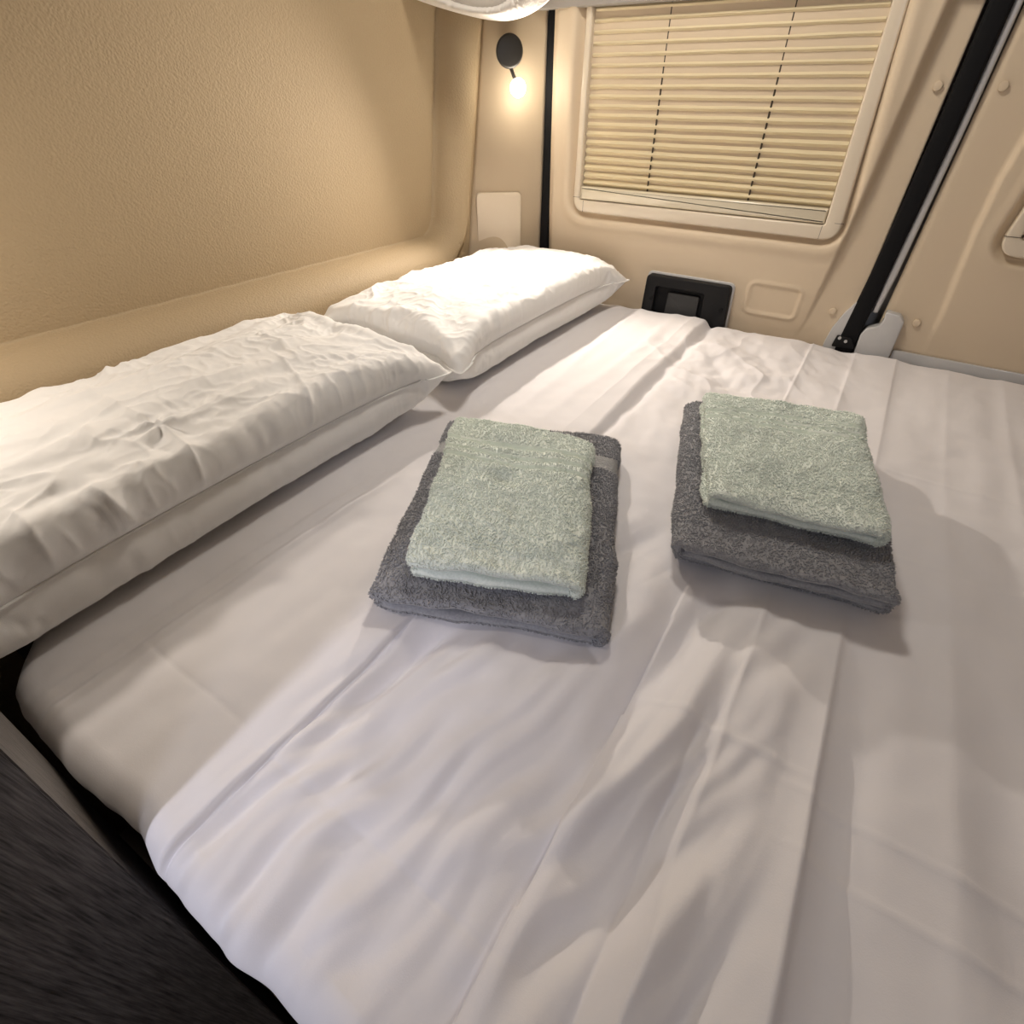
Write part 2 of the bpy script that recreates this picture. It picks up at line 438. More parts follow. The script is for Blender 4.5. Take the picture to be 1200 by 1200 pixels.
# ------------------------------------------------------------------ corner cover plate and reading lamp on the pillar
tv = np.array([.84, .545, 0]); nv = np.array([.545, -.84, 0]); nv /= np.linalg.norm(nv); tv /= np.linalg.norm(tv)
def ray(px, py): return Fv+Rv*(px-600)/f_px+Uv*(600-py)/f_px
PN = np.array([-.815, 1.40, 0])
def on_pillar(px, py, off):
    d = ray(px, py); z = .4
    for _ in range(30):
        y0, x0 = wall_profile(np.array([.078]), np.array([z]))
        a = np.array([x0[0], y0[0], 0]); b = np.array([P1[0], P1[1], 0]); tg = (b-a)/np.linalg.norm(b-a); n = np.array([tg[1], -tg[0], 0])
        t = ((b+n*(off+.009)-CAM)@n)/(d@n); p = CAM+d*t; z = p[2]
    return p
c0 = on_pillar(558, 226, .010); c1 = on_pillar(611, 226, .010)
tv = c1-c0; tv[2] = 0; tv /= np.linalg.norm(tv); nv = np.array([tv[1], -tv[0], 0])
wd = (c1-c0)@tv; top = (c0[2]+c1[2])/2
bm = bmesh.new()
prism(bm, rounded_poly([(0, .085), (wd, .085), (wd, top), (0, top)], [.004, .004, .012, .012], 6), 0, .014, bev=.003)
m4 = Matrix(((tv[0], -nv[0], 0, c0[0]), (tv[1], -nv[1], 0, c0[1]), (0, 0, 1, 0), (0, 0, 0, 1)))
bmesh.ops.transform(bm, matrix=m4, verts=bm.verts)
cp = bm_obj('cover_plate', bm, M['cover'], smooth=True, angle=.6)
tag(cp, 'cream rounded plastic cover plate on the corner pillar behind the far pillow', 'cover plate')

lp = on_pillar(597, 60, .062); lb = on_pillar(607, 103, .066)
lamp = empty('reading_lamp', tuple(on_pillar(599, 66, .012)))
tag(lamp, 'small dark round reading lamp lit up on the corner pillar beside the door seal', 'lamp')
axis = (CAM-lp)/np.linalg.norm(CAM-lp); axis = axis*.55+nv*.45+np.array([0, 0, .05]); axis /= np.linalg.norm(axis)
bm = bmesh.new(); cyl(bm, lp, axis, .0305, .016, seg=48, bev=.005); head = bm_obj('lamp_head', bm, M['lamp'], smooth=True, angle=.7)
base = on_pillar(599, 66, .014)
bm = bmesh.new(); cyl(bm, (base+lp)/2, lp-base, .012, np.linalg.norm(lp-base), seg=20); mount = bm_obj('wall_mount', bm, M['lamp'], smooth=True, angle=.7)
bm = bmesh.new(); q0 = lp-np.array([0, 0, .022]); cyl(bm, (q0+lb)/2, lb-q0, .0040, np.linalg.norm(lb-q0), seg=16); stem = bm_obj('stem', bm, M['lamp'], smooth=True, angle=.7)
bm = bmesh.new(); bmesh.ops.create_icosphere(bm, subdivisions=3, radius=.0180, matrix=Matrix.Translation(Vector(lb))); bulb = bm_obj('lit_lens', bm, M['bulb'], smooth=True)
bulb['label'] = 'glowing warm white lens'
adopt(lamp, head, mount, stem, bulb)

# gauzy cloth drooping into the top of the view
u = np.linspace(0, 1, 90); v = np.linspace(0, 1, 24)
UU, VV = np.meshgrid(u, v, indexing='ij')
DC = 1.18
def at_y(px, py, y):
    d = ray(px, py); return CAM+d*((y-CAM[1])/d[1])
edge = np.array([at_y(*q, DC) for q in [(455, -14), (500, 3), (540, 15), (570, 22), (595, 24), (620, 17), (642, 2), (655, -16)]])
ek = np.linspace(0, 1, len(edge))
E3 = np.stack([np.interp(u, ek, edge[:, i]) for i in range(3)], -1)
for _ in range(30): E3[1:-1] = (E3[:-2]+2*E3[1:-1]+E3[2:])/4
edge2 = np.array([at_y(*q, DC+.0) for q in [(455, -60), (500, -14), (540, 6), (570, 12), (592, 10), (612, -4), (632, -30), (655, -70)]])
E4 = np.stack([np.interp(u, ek, edge2[:, i]) for i in range(3)], -1)
for _ in range(30): E4[1:-1] = (E4[:-2]+2*E4[1:-1]+E4[2:])/4
Pn = E3[:, None, :]*(1-VV[..., None])+E4[:, None, :]*VV[..., None]
Pn[..., 1] += -.022*np.sin(VV*np.pi)-.02*VV+.0020*np.sin(UU*260+3*np.sin(UU*31))*sstep(0, .3, VV)
Pn[..., 2] += .05*VV**2*0
o = grid_obj('gauze_hem', Pn[..., 0], Pn[..., 1], Pn[..., 2], M['gauze'], thick=.004, thick_off=0)
E5 = E4.copy(); E5[:, 2] += .05; E5[:, 1] += .16
Q = E4[:, None, :]*(1-VV[..., None])+E5[:, None, :]*VV[..., None]; Q[..., 1] -= .02*(1-VV)
Q[..., 2] += .03*np.sin(VV*np.pi/2)
up = np.stack([np.interp(u, [0, 1], [E4[0, i], E4[-1, i]]) for i in range(3)], -1)
up[:, 2] = CE-.001; up[:, 1] += -.02
W = E4[:, None, :]*(1-VV[..., None])+up[:, None, :]*VV[..., None]; W[..., 1] += -.02*(1-VV)+.03*np.sin(VV*np.pi)
o2 = grid_obj('gauze_bag', W[..., 0], W[..., 1], W[..., 2], M['gauze'], thick=.003, thick_off=0)
hc = empty('hanging_cloth', (float(E3[45, 0]), DC, CE))
tag(hc, 'white gauzy cloth bag with a ruffled hem sagging from above at the top edge', 'cloth')
adopt(hc, o, o2)

# ------------------------------------------------------------------ bed
EDX = np.array([-1.0, -.66, -.607, -.579, -.55, -.494, -.431, -.347, -.301, -.237, -.186, -.14, .0, .2, .9])
EDY = np.array([.13, .02, -.022, -.040, -.045, -.046, -.044, -.036, -.043, -.045, -.040, -.038, -.044, -.040, -.044])
def edge_y(x): return np.interp(x, EDX, EDY)+.0025*perlin(x*28, x*0+.5, 11)

def sheet_h(X, Y):
    H = np.zeros_like(X)
    near = sstep(.55, .15, Y); far = sstep(.55, .9, Y)
    # two mattress sections meet at x = -0.30: step down to the right
    j = X+.300-.006*perlin(Y*3, Y*0+.2, 5)
    wj = .0018+.0060*far+.003*sstep(.2, .5, Y)
    H += (.0075+.0055*far)*sstep(0, 1, (wj-j)/(2*wj))*np.exp(np.minimum(j, 0)/.13)*(1-.25*gauss(Y-.55, .15))
    H -= (.0030+.0025*far)*gauss(j-wj*1.3, wj)
    H += .0050*near*np.where(j > 0, sstep(.0, .012, j)*np.exp(-j/.06), 0)
    # long ironed creases
    c = X-.112-.008*(Y-.5)*.6
    H += (.0060+.0140*near)*np.where(c < 0, np.exp(c/.050), np.exp(-c/.006))*(1-.55*far)
    H -= (.0020+.0040*near)*gauss(c-.028, .018)*(1-.5*far)
    c = X-.0335-.004*(Y-.3)+.0015*np.sin(Y*40)*near
    H += (.0026+.0040*near)*np.where(c < 0, np.exp(c/.004), np.exp(-c/.010))
    c = X-.012-.025*(Y-.2)
    H -= .0045*gauss(c, .005)*sstep(.34, .26, Y)
    c = X+.052-.02*(Y-.2)*near
    H += np.where(c < 0, -.0060*np.exp(c/.014), .0075*np.exp(-c/.030)*sstep(-.004, .014, c))*(.30+.85*near)
    H += .0030*np.exp(-np.abs(c)/.004)*far
    for xx, a in ((.21, .0016), (.30, .0022), (.42, .002)):
        H += a*np.exp(-np.abs(X-xx-.003*np.sin(Y*5))/.012)
    # raised double fold by the pillow
    c = X+.500-.03*(Y-.3)+.006*np.sin(Y*7)
    k = sstep(.46, .34, Y)
    H += k*(.0044*gauss(c, .006)+.0034*gauss(c+.022, .008))+.0024*gauss(X+.465+.01*np.sin(Y*6), .012)*far
    c = X+.395+.02*np.sin(Y*4); H += .0028*gauss(c, .015)*far
    c = X+.36-.02*Y; H += .0020*np.exp(-np.abs(c)/.008)*far
    # folds across
    for yy, xa, xb, a in ((.066, -.50, -.34, -.0010), (.285, .10, .35, .0014), (.235, .11, .35, .0014), (.30, -.03, .10, .0016), (.66, -.02, .6, .0010), (.62, -.55, -.30, .0014), (.06, -.30, -.05, -.0010), (.87, .12, .7, .0010)):
        H += a*np.exp(-np.abs(Y-yy-.004*perlin(X*8, X*0+yy, 3))/.004)*sstep(xa-.03, xa+.02, X)*sstep(xb+.03, xb-.02, X)
    # long soft diagonal folds near the camera: a runs across them, b along
    a = (X-.24*Y)*1.0; b = Y+.24*X
    wr = perlin(a*20+.8*perlin(b*5, a*6, 8), b*4.2, 21)
    wr2 = perlin(a*44+.9*perlin(b*8, a*9, 9), b*8.5, 22)
    msk = sstep(.62, .35, Y)*sstep(-.34, -.27, X)*sstep(.12, .05, X)
    H += msk*(.0230*(np.abs(wr)**1.15*np.sign(wr))+.0070*wr2*sstep(.5, .1, Y))
    m2 = sstep(.62, .35, Y)*sstep(.12, .17, X)
    H += m2*.0060*perlin(X*15+.6*perlin(Y*5, X*5, 8), Y*2.6, 25)
    # softer ones elsewhere, running towards the doors
    H += .0022*perlin(X*13, Y*3.0, 31)+.0012*perlin(X*28, Y*6, 32)
    # crumple beyond the towels
    r = np.hypot(X+.20, (Y-1.13)*.8)
    H += sstep(.26, .05, r)*(.0080*fbm(X*11+2*Y, Y*9-3*X, 3, 41)+.0060*(ridged(X*9+3*Y, Y*8, 43, 5)-.3))
    H += .0050*fbm(X*10+4*Y, Y*7, 3, 47)*sstep(.55, .8, Y)*sstep(-.33, -.27, X)*sstep(.12, .0, X)
    H += .0014*fbm(X*16, Y*16, 2, 51)
    # gathered at the near edge
    dy = Y-edge_y(X)
    H += .0070*sstep(.12, .015, dy)*perlin(X*26+dy*8, dy*6, 61)*sstep(-.35, -.28, X)
    # flat where the towels and pillows weigh it down
    def q(cx, cy, ang, a, b):
        ca, sa = math.cos(ang), math.sin(ang); u = (X-cx)*ca+(Y-cy)*sa; v = -(X-cx)*sa+(Y-cy)*ca
        return sstep(1.25, .85, np.maximum(np.abs(u)/a, np.abs(v)/b))
    flat = np.maximum(q(-.296, .45, .37, .125, .19), q(-.007, .68, .20, .115, .19))
    flat = np.maximum(flat, sstep(-.55, -.62, X))
    return H*(1-flat)-.004

YF = 1.378
xs = np.concatenate([np.linspace(-.93, -.64, 50)[:-1], np.linspace(-.64, .20, 500)[:-1], np.linspace(.20, .94, 190)])
vt = np.linspace(0, 1, 460)**1.15
R0 = .026
th = np.linspace(0, np.pi/2, 12)
rows = []
EY = edge_y(xs)
X1 = np.repeat(xs[:, None], len(vt), 1)
Y1 = (EY+R0)[:, None]*(1-vt)+(YF-R0)*vt
H1 = sheet_h(X1, Y1)
h0, h1 = H1[:, 0], H1[:, -1]
nearX, nearY, nearZ, farY, farZ = [], [], [], [], []
wob = .004*perlin(xs*30, xs*0+.3, 15)
for t in np.linspace(-.13, 0, 14)[:-1]:
    nearY.append(EY+wob*(-t/.13)*1.0+.015*(-t/.13)); nearZ.append(h0-R0+t)
for a in th[:-1]:
    nearY.append(EY+R0-R0*np.cos(a)); nearZ.append(h0-R0+R0*np.sin(a))
for a in th[1:]:
    farY.append(np.full_like(xs, YF-R0)+R0*np.sin(a)); farZ.append(h1-R0+R0*np.cos(a))
for t in np.linspace(0, -.12, 8)[1:]:
    farY.append(np.full_like(xs, YF)); farZ.append(h1-R0+t)
Ys = np.concatenate([np.array(nearY).T, Y1, np.array(farY).T], 1)
Zs = np.concatenate([np.array(nearZ).T, H1, np.array(farZ).T], 1)
Xs = np.repeat(xs[:, None], Ys.shape[1], 1)
sheet = grid_obj('fitted_sheet', Xs, Ys, Zs, M['sheet'], thick=.0012, thick_off=-1, flip=True)
sheet.data.flip_normals() if False else None
tag(sheet, 'creased white cotton sheet stretched over the whole bed under the towels', 'bed sheet')

# mattress (inside the sheet), with the cut corner by the wall
def mat_outline(off):
    pts = [(x, float(edge_y(np.array(x)))+off) for x in np.linspace(-.92, .93, 60)]
    return pts+[(.93, YF-off), (-.92, YF-off)]
bm = bmesh.new()
po = mat_outline(.016)
vt_ = [bm.verts.new((x, y, -.022)) for x, y in po]; vb_ = [bm.verts.new((x, y, -.160)) for x, y in po]
bm.faces.new(vt_); bm.faces.new(vb_[::-1])
for i in range(len(po)): bm.faces.new((vt_[i], vb_[i], vb_[(i+1) % len(po)], vt_[(i+1) % len(po)]))
tag(bm_obj('mattress', bm, M['mattress']), 'pale mattress hidden beneath the creased white sheet', 'mattress')
bs = box_obj('bed_base', (-.93, -.02, FL), (1.0, 1.21, -.165), M['basedark'], bev=.004)
tag(bs, 'dark grey bed base under the mattress', 'bed base')

# ------------------------------------------------------------------ wardrobe end panel at the near left corner
gd = Fv*602-Uv*857; gd /= np.linalg.norm(gd)           # direction of its upright edges (downwards)
def up_to(P, z): return P+gd*((z-P[2])/gd[2])
PB = np.array([-.330, -.0555, 0.0]); PA = np.array([-.4744, -.0497, 0.0])
d_in = np.array([0.02, -1, 0])
PC = PB+d_in*.5; PD = PA+d_in*.5
bm = bmesh.new()
lo = [bm.verts.new(up_to(P, FL+.001)) for P in (PA, PB, PC, PD)]; hi = [bm.verts.new(up_to(P, .95)) for P in (PA, PB, PC, PD)]
bm.faces.new(lo); bm.faces.new(hi[::-1])
for i in range(4): bm.faces.new((lo[i], lo[(i+1) % 4], hi[(i+1) % 4], hi[i]))
bmesh.ops.recalc_face_normals(bm, faces=bm.faces)
bmesh.ops.bevel(bm, geom=list(bm.edges), offset=.0012, segments=2, affect='EDGES')
wr = bm_obj('wardrobe_panel', bm, M['wood'], smooth=True, angle=.6)
bp_ = box_obj('light_block_panel', (-.94, -.155, FL+.001), (-.42, -.135, .95), M['wood'], wr, bev=.001)  # unseen panel, added to keep lamp light out of the gap beside the mattress
tag(wr, 'dark grey woodgrain wardrobe side standing at the near left bed corner', 'wardrobe')

# ------------------------------------------------------------------ pillows: small cloth simulation (position based)
def sim_pillow(L, Wd, vol, seed, nl=116, nw=64, iters=420, top=.135):
    r = np.random.default_rng(seed)
    u = np.linspace(-L/2, L/2, nl); v = np.linspace(-Wd/2, Wd/2, nw)
    U, V = np.meshgrid(u, v, indexing='ij')
    e = np.minimum(np.minimum(U+L/2, L/2-U), np.minimum(V+Wd/2, Wd/2-V))
    bump = .045*np.sqrt(np.clip(e/.12, 0, 1))
    P = np.zeros((2, nl, nw, 3))
    for s in (0, 1):
        P[s, ..., 0] = U; P[s, ..., 1] = V
        P[s, ..., 2] = .06+(bump if s else -bump)+.0035*fbm(U*22, V*22, 3, seed+s)*(e > 0)
    dl, dw = u[1]-u[0], v[1]-v[0]; dd = math.hypot(dl, dw)
    # puckered stitching: seam a little shorter than the cloth it gathers
    sl = np.full((nl, nw), dl); 
    Vel = np.zeros_like(P)
    bmask = np.zeros((nl, nw), bool); bmask[0] = bmask[-1] = True; bmask[:, 0] = bmask[:, -1] = True
    dt = 1/60
    def cons(A, B, rest, k=1.0):
        d = B-A; l = np.linalg.norm(d, axis=-1, keepdims=True)+1e-9
        c = d*((l-rest)/l*.5*k); A += c; B -= c
    for it in range(iters):
        # normals * area
        Nn = np.zeros_like(P); volu = 0
        for s in (0, 1):
            a = P[s, 1:, 1:]-P[s, :-1, :-1]; b = P[s, :-1, 1:]-P[s, 1:, :-1]
            n = np.cross(a, b)*.5
            if s == 0: n = -n
            cc = (P[s, 1:, 1:]+P[s, :-1, :-1]+P[s, :-1, 1:]+P[s, 1:, :-1])*.25
            volu += (cc*n).sum()/3
            for sa in (slice(1, None), slice(None, -1)):
                for sb in (slice(1, None), slice(None, -1)): Nn[s, sa, sb] += n*.25
        pres = np.clip((vol-volu)/vol*9000, -1500, 6000)
        acc = Nn/(dl*dw)*pres*.02
        acc[..., 2] -= .0
        Vel = (Vel+acc*dt)*.93
        P0 = P.copy(); P = P+Vel*dt
        for q in range(5):
            for s in (0, 1):
                A = P[s]
                for o in (0, 1):
                    n2 = (nl-1-o)//2
                    cons(A[o:o+2*n2:2], A[o+1:o+1+2*n2:2], dl)
                    n2 = (nw-1-o)//2
                    cons(A[:, o:o+2*n2:2], A[:, o+1:o+1+2*n2:2], dw)
                cons(A[:-1, :-1], A[1:, 1:], dd, .35); cons(A[1:, :-1], A[:-1, 1:], dd, .35)
                cons(A[:-2], A[2:], 2*dl, .10); cons(A[:, :-2], A[:, 2:], 2*dw, .10)
            mid = (P[0]+P[1])*.5
            P[0][bmask] = mid[bmask]; P[1][bmask] = mid[bmask]
            np.maximum(P[..., 2], 0, out=P[..., 2])
            zt = top-.03*(P[..., 1]/(Wd/2))**2-.03*np.abs(P[..., 0]/(L/2))**4
            P[..., 2] = np.where(P[..., 2] > zt, zt+(P[..., 2]-zt)*.6, P[..., 2])
        P[..., 2] += .25*(.060-.5*(P[0][bmask][:, 2].mean()+.062))
        Vel = (P-P0)/dt
        onb = P[..., 2] < 1e-4
        Vel[onb] *= .6
    return P

def upsample(A, k):
    def up1(B):
        n = B.shape[0]; m = (n-1)*k+1
        x = np.arange(m)/k; i = np.minimum(x.astype(int), n-2); t = (x-i)[:, None, None]
        g = lambda j: B[np.clip(j, 0, n-1)]
        p0, p1, p2, p3 = g(i-1), g(i), g(i+1), g(i+2)
        return .5*((2*p1)+(-p0+p2)*t+(2*p0-5*p1+4*p2-p3)*t*t+(-p0+3*p1-3*p2+p3)*t**3)
    B = up1(A); B = up1(B.transpose(1, 0, 2)).transpose(1, 0, 2)
    return B

def normals(A):
    gu = np.gradient(A, axis=0); gv = np.gradient(A, axis=1)
    n = np.cross(gu, gv); return n/(np.linalg.norm(n, axis=-1, keepdims=True)+1e-12)

def pillow_obj(name, P, xform, seed, pinch=(), amp=1., lines=()):
    k = 3
    sides = []
    for s in (0, 1):
        A = upsample(P[s], k); n = normals(A)
        if s == 0: n = -n
        nl, nw = A.shape[:2]
        uu, vv = np.meshgrid(np.arange(nl)/(nl-1), np.arange(nw)/(nw-1), indexing='ij')
        x, y = A[..., 0], A[..., 1]
        e = np.minimum(np.minimum(uu, 1-uu)*P.shape[1]/P.shape[2], np.minimum(vv, 1-vv))
        m = sstep(.0, .06, e)
        wx = x+.03*fbm(x*6, y*6, 2, seed+5); wy = y+.03*fbm(x*6, y*6, 2, seed+6)
        h = .0034*fbm(wx*7, wy*11, 3, seed)
        h = h+amp*(.0030*(ridged(wx*5+wy*7, wy*8-wx*5, seed+1, 9)-.25)*sstep(-.2, .4, perlin(x*5, y*5, seed+8))+.0016*(ridged(wx*11-wy*9, wy*13+wx*7, seed+2, 8)-.25)*sstep(-.1, .4, perlin(x*6, y*6, seed+9)))
        h = h+.0005*fbm(x*50, y*50, 2, seed+3)
        # gathers running in from the long seams
        g = sstep(.30, .02, np.minimum(vv, 1-vv))
        h = h+g*.0052*perlin(x*34+1.2*perlin(y*12, x*9, seed), y*6, seed+4)*sstep(-.3, .4, perlin(x*5, y*3, seed+14))
        h = h+amp*.0012*(ridged(x*19+wx*14+y*6, wy*26-wx*10, seed+21, 6)-.25)*sstep(-.2, .35, perlin(x*7, y*7, seed+22))+amp*.0009*(ridged(wx*34-wy*22, wy*38+wx*20, seed+23, 5)-.3)*sstep(-.15, .4, perlin(x*8, y*8, seed+24))
        for (ua, va, ub, vb, am, wdt) in lines:
            sx, sy = .77, .40
            ex, ey = (ub-ua)*sx, (vb-va)*sy; le = math.hypot(ex, ey); px_, py_ = (uu-ua)*sx, (vv-va)*sy
            tt_ = (px_*ex+py_*ey)/le/le; dd_ = (px_*ey-py_*ex)/le+.003*np.sin(tt_*5)
            if s == 1: h = h+am*np.exp(-np.abs(dd_)/wdt)*sstep(-.12, .15, tt_)*sstep(1.1, .8, tt_)
        for (pu, pv, am, rad) in pinch:
            dx = uu-pu; dy = (vv-pv)*.6; rr = np.hypot(dx, dy); an = np.arctan2(dy, dx)
            h = h+am*np.exp(-rr/rad)*np.cos(an*5+1.2*np.sin(rr*40))*sstep(0, .02, rr)
        if s == 0: h = h*.4
        A = A+n*(h*m)[..., None]
        A[..., 2] = np.maximum(A[..., 2], .0015)
        sides.append(A)
    b, t = sides
    nl, nw = t.shape[:2]
    V = np.concatenate([t.reshape(-1, 3), b.reshape(-1, 3)])
    V = xform(V)
    Fq = np.concatenate([grid_faces(nl, nw), grid_faces(nl, nw, off=nl*nw, flip=True)])
    idx = np.arange(len(V)); G = np.arange(nl*nw).reshape(nl, nw)
    bd = np.zeros((nl, nw), bool); bd[0] = bd[-1] = True; bd[:, 0] = bd[:, -1] = True
    idx[nl*nw+G[bd]] = G[bd]
    Fq = idx[Fq]
    used = np.unique(Fq); rm = -np.ones(len(V), int); rm[used] = np.arange(len(used))
    o = mesh_obj(name, V[used], rm[Fq], M['pillow'])
    # stitched edge: a narrow piping following the seam
    return o, V[:nl*nw].reshape(nl, nw, 3)

def seam_obj(T, par):
    loop = np.concatenate([T[:-1, 0], T[-1, :-1], T[:0:-1, -1], T[0, :0:-1]])
    n = len(loop); c = loop.mean(0)
    tg = np.roll(loop, -1, 0)-np.roll(loop, 1, 0); tg /= np.linalg.norm(tg, axis=1, keepdims=True)+1e-9
    outd = loop-c; outd[:, 2] = 0; outd = outd-(outd*tg).sum(1, keepdims=True)*tg; outd /= np.linalg.norm(outd, axis=1, keepdims=True)+1e-9
    upd = np.cross(tg, outd)
    k = 6; ring = []
    for j in range(k):
        a = 2*math.pi*j/k; ring.append(loop+outd*(.0014+.0028*math.cos(a))+upd*(.0013*math.sin(a)))
    V = np.stack(ring, 1)
    Fq = []
    i = np.arange(n); i2 = (i+1) % n
    for j in range(k):
        j2 = (j+1) % k; Fq.append(np.stack([i*k+j, i2*k+j, i2*k+j2, i*k+j2], 1))
    return mesh_obj('seam', V.reshape(-1, 3), np.concatenate(Fq), M['pillow'], par)

def fit(P, x0, x1, y0, y1, z1, rot=0., skew=0.):
    mn = P.reshape(-1, 3).min(0); mx = P.reshape(-1, 3).max(0)
    def xf(V):
        t = (V-mn)/(mx-mn)
        # local length -> world y, local width -> world x (front of the pillow at x1)
        y = y0+t[:, 0]*(y1-y0); x = x1-t[:, 1]*(x1-x0); z = t[:, 2]*z1
        x = x+skew*(y-y0)
        return np.stack([x, y, z+.001], -1)
    return xf
def PL(x0, y0, x1, y1, a, w, z=.138):
    o = []
    for q in ((x0, y0), (x1, y1)):
        d = ray(*q); p = CAM+d*((z-CAM[2])/d[2]); o += [(p[1]+.115)/.77, (-.555-p[0])/.40]
    return (*o, a, w)
Pa = sim_pillow(.80, .47, .0275, 5)
Pb = sim_pillow(.76, .46, .0255, 9)
pa, Ta = pillow_obj('pillow', Pa, fit(Pa, -.955, -.555, -.115, .655, .150), 71, pinch=[(.443, .27, .0055, .035)], amp=1.5,
    lines=[PL(190, 500, 252, 548, .0050, .006), PL(75, 455, 185, 497, .0030, .006), PL(100, 568, 230, 592, .0045, .006), PL(105, 575, 182, 632, .0040, .005), PL(330, 425, 372, 470, .0035, .005), PL(270, 470, 360, 455, .0025, .006), PL(60, 600, 110, 640, .004, .006), PL(10, 590, 70, 660, .004, .008), PL(200, 500, 300, 455, .002, .006)])
seam_obj(Ta, pa)
tag(pa, 'near white pillow, much creased, with its end at the left picture edge', 'pillow', 'white pillows along the beige wall')
pb, Tb = pillow_obj('pillow', Pb, fit(Pb, -.945, -.545, .668, 1.365, .140, skew=.03), 133, amp=1.6)
seam_obj(Tb, pb)
tag(pb, 'far white pillow, smoother, lying under the lit reading lamp', 'pillow', 'white pillows along the beige wall')

# ------------------------------------------------------------------ towels
GAP = 1.5
def towel(name, corners, z0, hh, layers, m, mband, seed, bands=(), flat=None, sag=.003, frontpull=None, tdens=2.15e-3, dent=None, left_short=0.0, ztilt=(0, 0)):
    """a folded terry towel: `layers` thicknesses of cloth zig-zag folded; corners FL, FR, BR, BL in plan"""
    FLc, FRc, BRc, BLc = [np.array(c, float) for c in corners]
    Wd = (np.linalg.norm(FRc-FLc)+np.linalg.norm(BRc-BLc))/2; Ln = (np.linalg.norm(BLc-FLc)+np.linalg.norm(BRc-FRc))/2
    # centre path (a along width in metres, b = height, lay = layer index)
    path = []; ns = 70
    for k in range(layers):
        zc = z0+hh*(2*k*GAP+1)
        a0, a1 = hh, Wd-hh
        if k == 0 and layers > 1: a0 = hh+left_short if True else a0
        seq = np.linspace(a0, a1, ns) if k % 2 == 0 else np.linspace(a1, hh, ns)
        for a in seq: path.append((a, zc, k))
        if k < layers-1:
            end = seq[-1]; sg = 1 if k % 2 == 0 else -1
            for t in np.linspace(-math.pi/2, math.pi/2, 10)[1:-1]:
                path.append((end+sg*hh*GAP*math.cos(t), zc+hh*GAP*(1+math.sin(t)), k+.5))
    path = np.array(path); n = len(path)
    tg = np.gradient(path[:, :2], axis=0); tg /= np.linalg.norm(tg, axis=1, keepdims=True)+1e-9
    nr = np.stack([-tg[:, 1], tg[:, 0]], 1)
    # closed contour: one side, end cap, other side, end cap
    cpt, cdir, clay = [], [], []
    for i in range(n): cpt.append(path[i, :2]); cdir.append(nr[i]); clay.append(path[i, 2])
    for t in np.linspace(0, math.pi, 9)[1:-1]:
        cpt.append(path[-1, :2]); cdir.append(nr[-1]*math.cos(t)+tg[-1]*math.sin(t)); clay.append(path[-1, 2])
    for i in range(n-1, -1, -1): cpt.append(path[i, :2]); cdir.append(-nr[i]); clay.append(path[i, 2])
    for t in np.linspace(0, math.pi, 9)[1:-1]:
        cpt.append(path[0, :2]); cdir.append(-nr[0]*math.cos(t)-tg[0]*math.sin(t)); clay.append(path[0, 2])
    cpt, cdir, clay = np.array(cpt), np.array(cdir), np.array(clay)
    N = len(cpt)
    er = hh*1.25
    edge_t = np.array([0, .04, .12, .25, .42, .62, .82, 1.0])*er
    vv = np.concatenate([edge_t, np.linspace(er, Ln-er, 110)[1:-1], Ln-edge_t[::-1]])
    d = np.minimum(vv, Ln-vv); prof = np.sqrt(np.clip(1-(1-np.clip(d/er, 0, 1))**2, 0, 1)); prof = np.maximum(prof, .02)
    A = cpt[:, 0][:, None]+cdir[:, 0][:, None]*hh*prof[None]
    B = cpt[:, 1][:, None]+cdir[:, 1][:, None]*hh*prof[None]
    VVv = np.repeat(vv[None], N, 0)
    uu = A/Wd; tv_ = VVv/Ln
    # each layer ends at a slightly different place, wavering along the edge
    lay = np.repeat(clay[:, None], len(vv), 1)
    wav = .0045*fbm(A*16, lay*3.7, 2, seed)+.004*perlin(lay*2.3, lay*0+.4, seed+2)
    if frontpull is not None: wav = wav+np.interp(lay, range(layers), frontpull)
    VVv = VVv+wav*sstep(.35, 0, tv_)-.6*wav*sstep(.65, 1, tv_)
    tv_ = VVv/Ln
    sidew = .004*fbm(VVv*14, lay*3.1, 2, seed+7)
    uu = uu+sidew/Wd*(sstep(.3, 0, uu)+sstep(.7, 1, uu))
    ztop = z0+2*GAP*hh*layers-2*(GAP-1)*hh
    hf = np.clip((B-z0)/(ztop-z0), 0, 1)
    cen = fbm(A*9, VVv*9, 3, seed+11)
    B = B+sag*hf*cen-.35*hh*hf*(sstep(.14, 0, tv_)+sstep(.86, 1, tv_))-.25*hh*hf*(sstep(.1, 0, uu)+sstep(.9, 1, uu))
    B = B+.0016*fbm(A*45, VVv*45, 2, seed+13)*hf+hf*(ztilt[0]*(uu-.5)+ztilt[1]*(tv_-.5))
    if dent is not None: B = B-hf*dent[4]*np.exp(-((A/Wd-dent[0])/dent[2])**2-((VVv/Ln-dent[1])/dent[3])**2)
    B = np.maximum(B, z0+.0008)
    inband = np.zeros_like(B)
    for (v0, v1) in bands:
        kk = sstep(v0-.004, v0+.002, tv_)*sstep(v1+.004, v1-.002, tv_); inband = np.maximum(inband, kk)
    nz = cdir[:, 1][:, None]
    B = B-.0038*inband*(np.repeat(nz, len(vv), 1) > .5)
    xy = (FLc*(1-uu)[..., None]+FRc*uu[..., None])*(1-tv_)[..., None]+(BLc*(1-uu)[..., None]+BRc*uu[..., None])*tv_[..., None]
    G = np.concatenate([xy, B[..., None]], -1)            # N x nv x 3
    nv_ = G.shape[1]
    V = G.reshape(-1, 3); Fq = grid_faces(N, nv_, wrap_n=True)
    caps = []
    V = np.concatenate([V, G[:, 0].mean(0)[None]*0+G[:, 0][:1], G[:, -1][:1]])
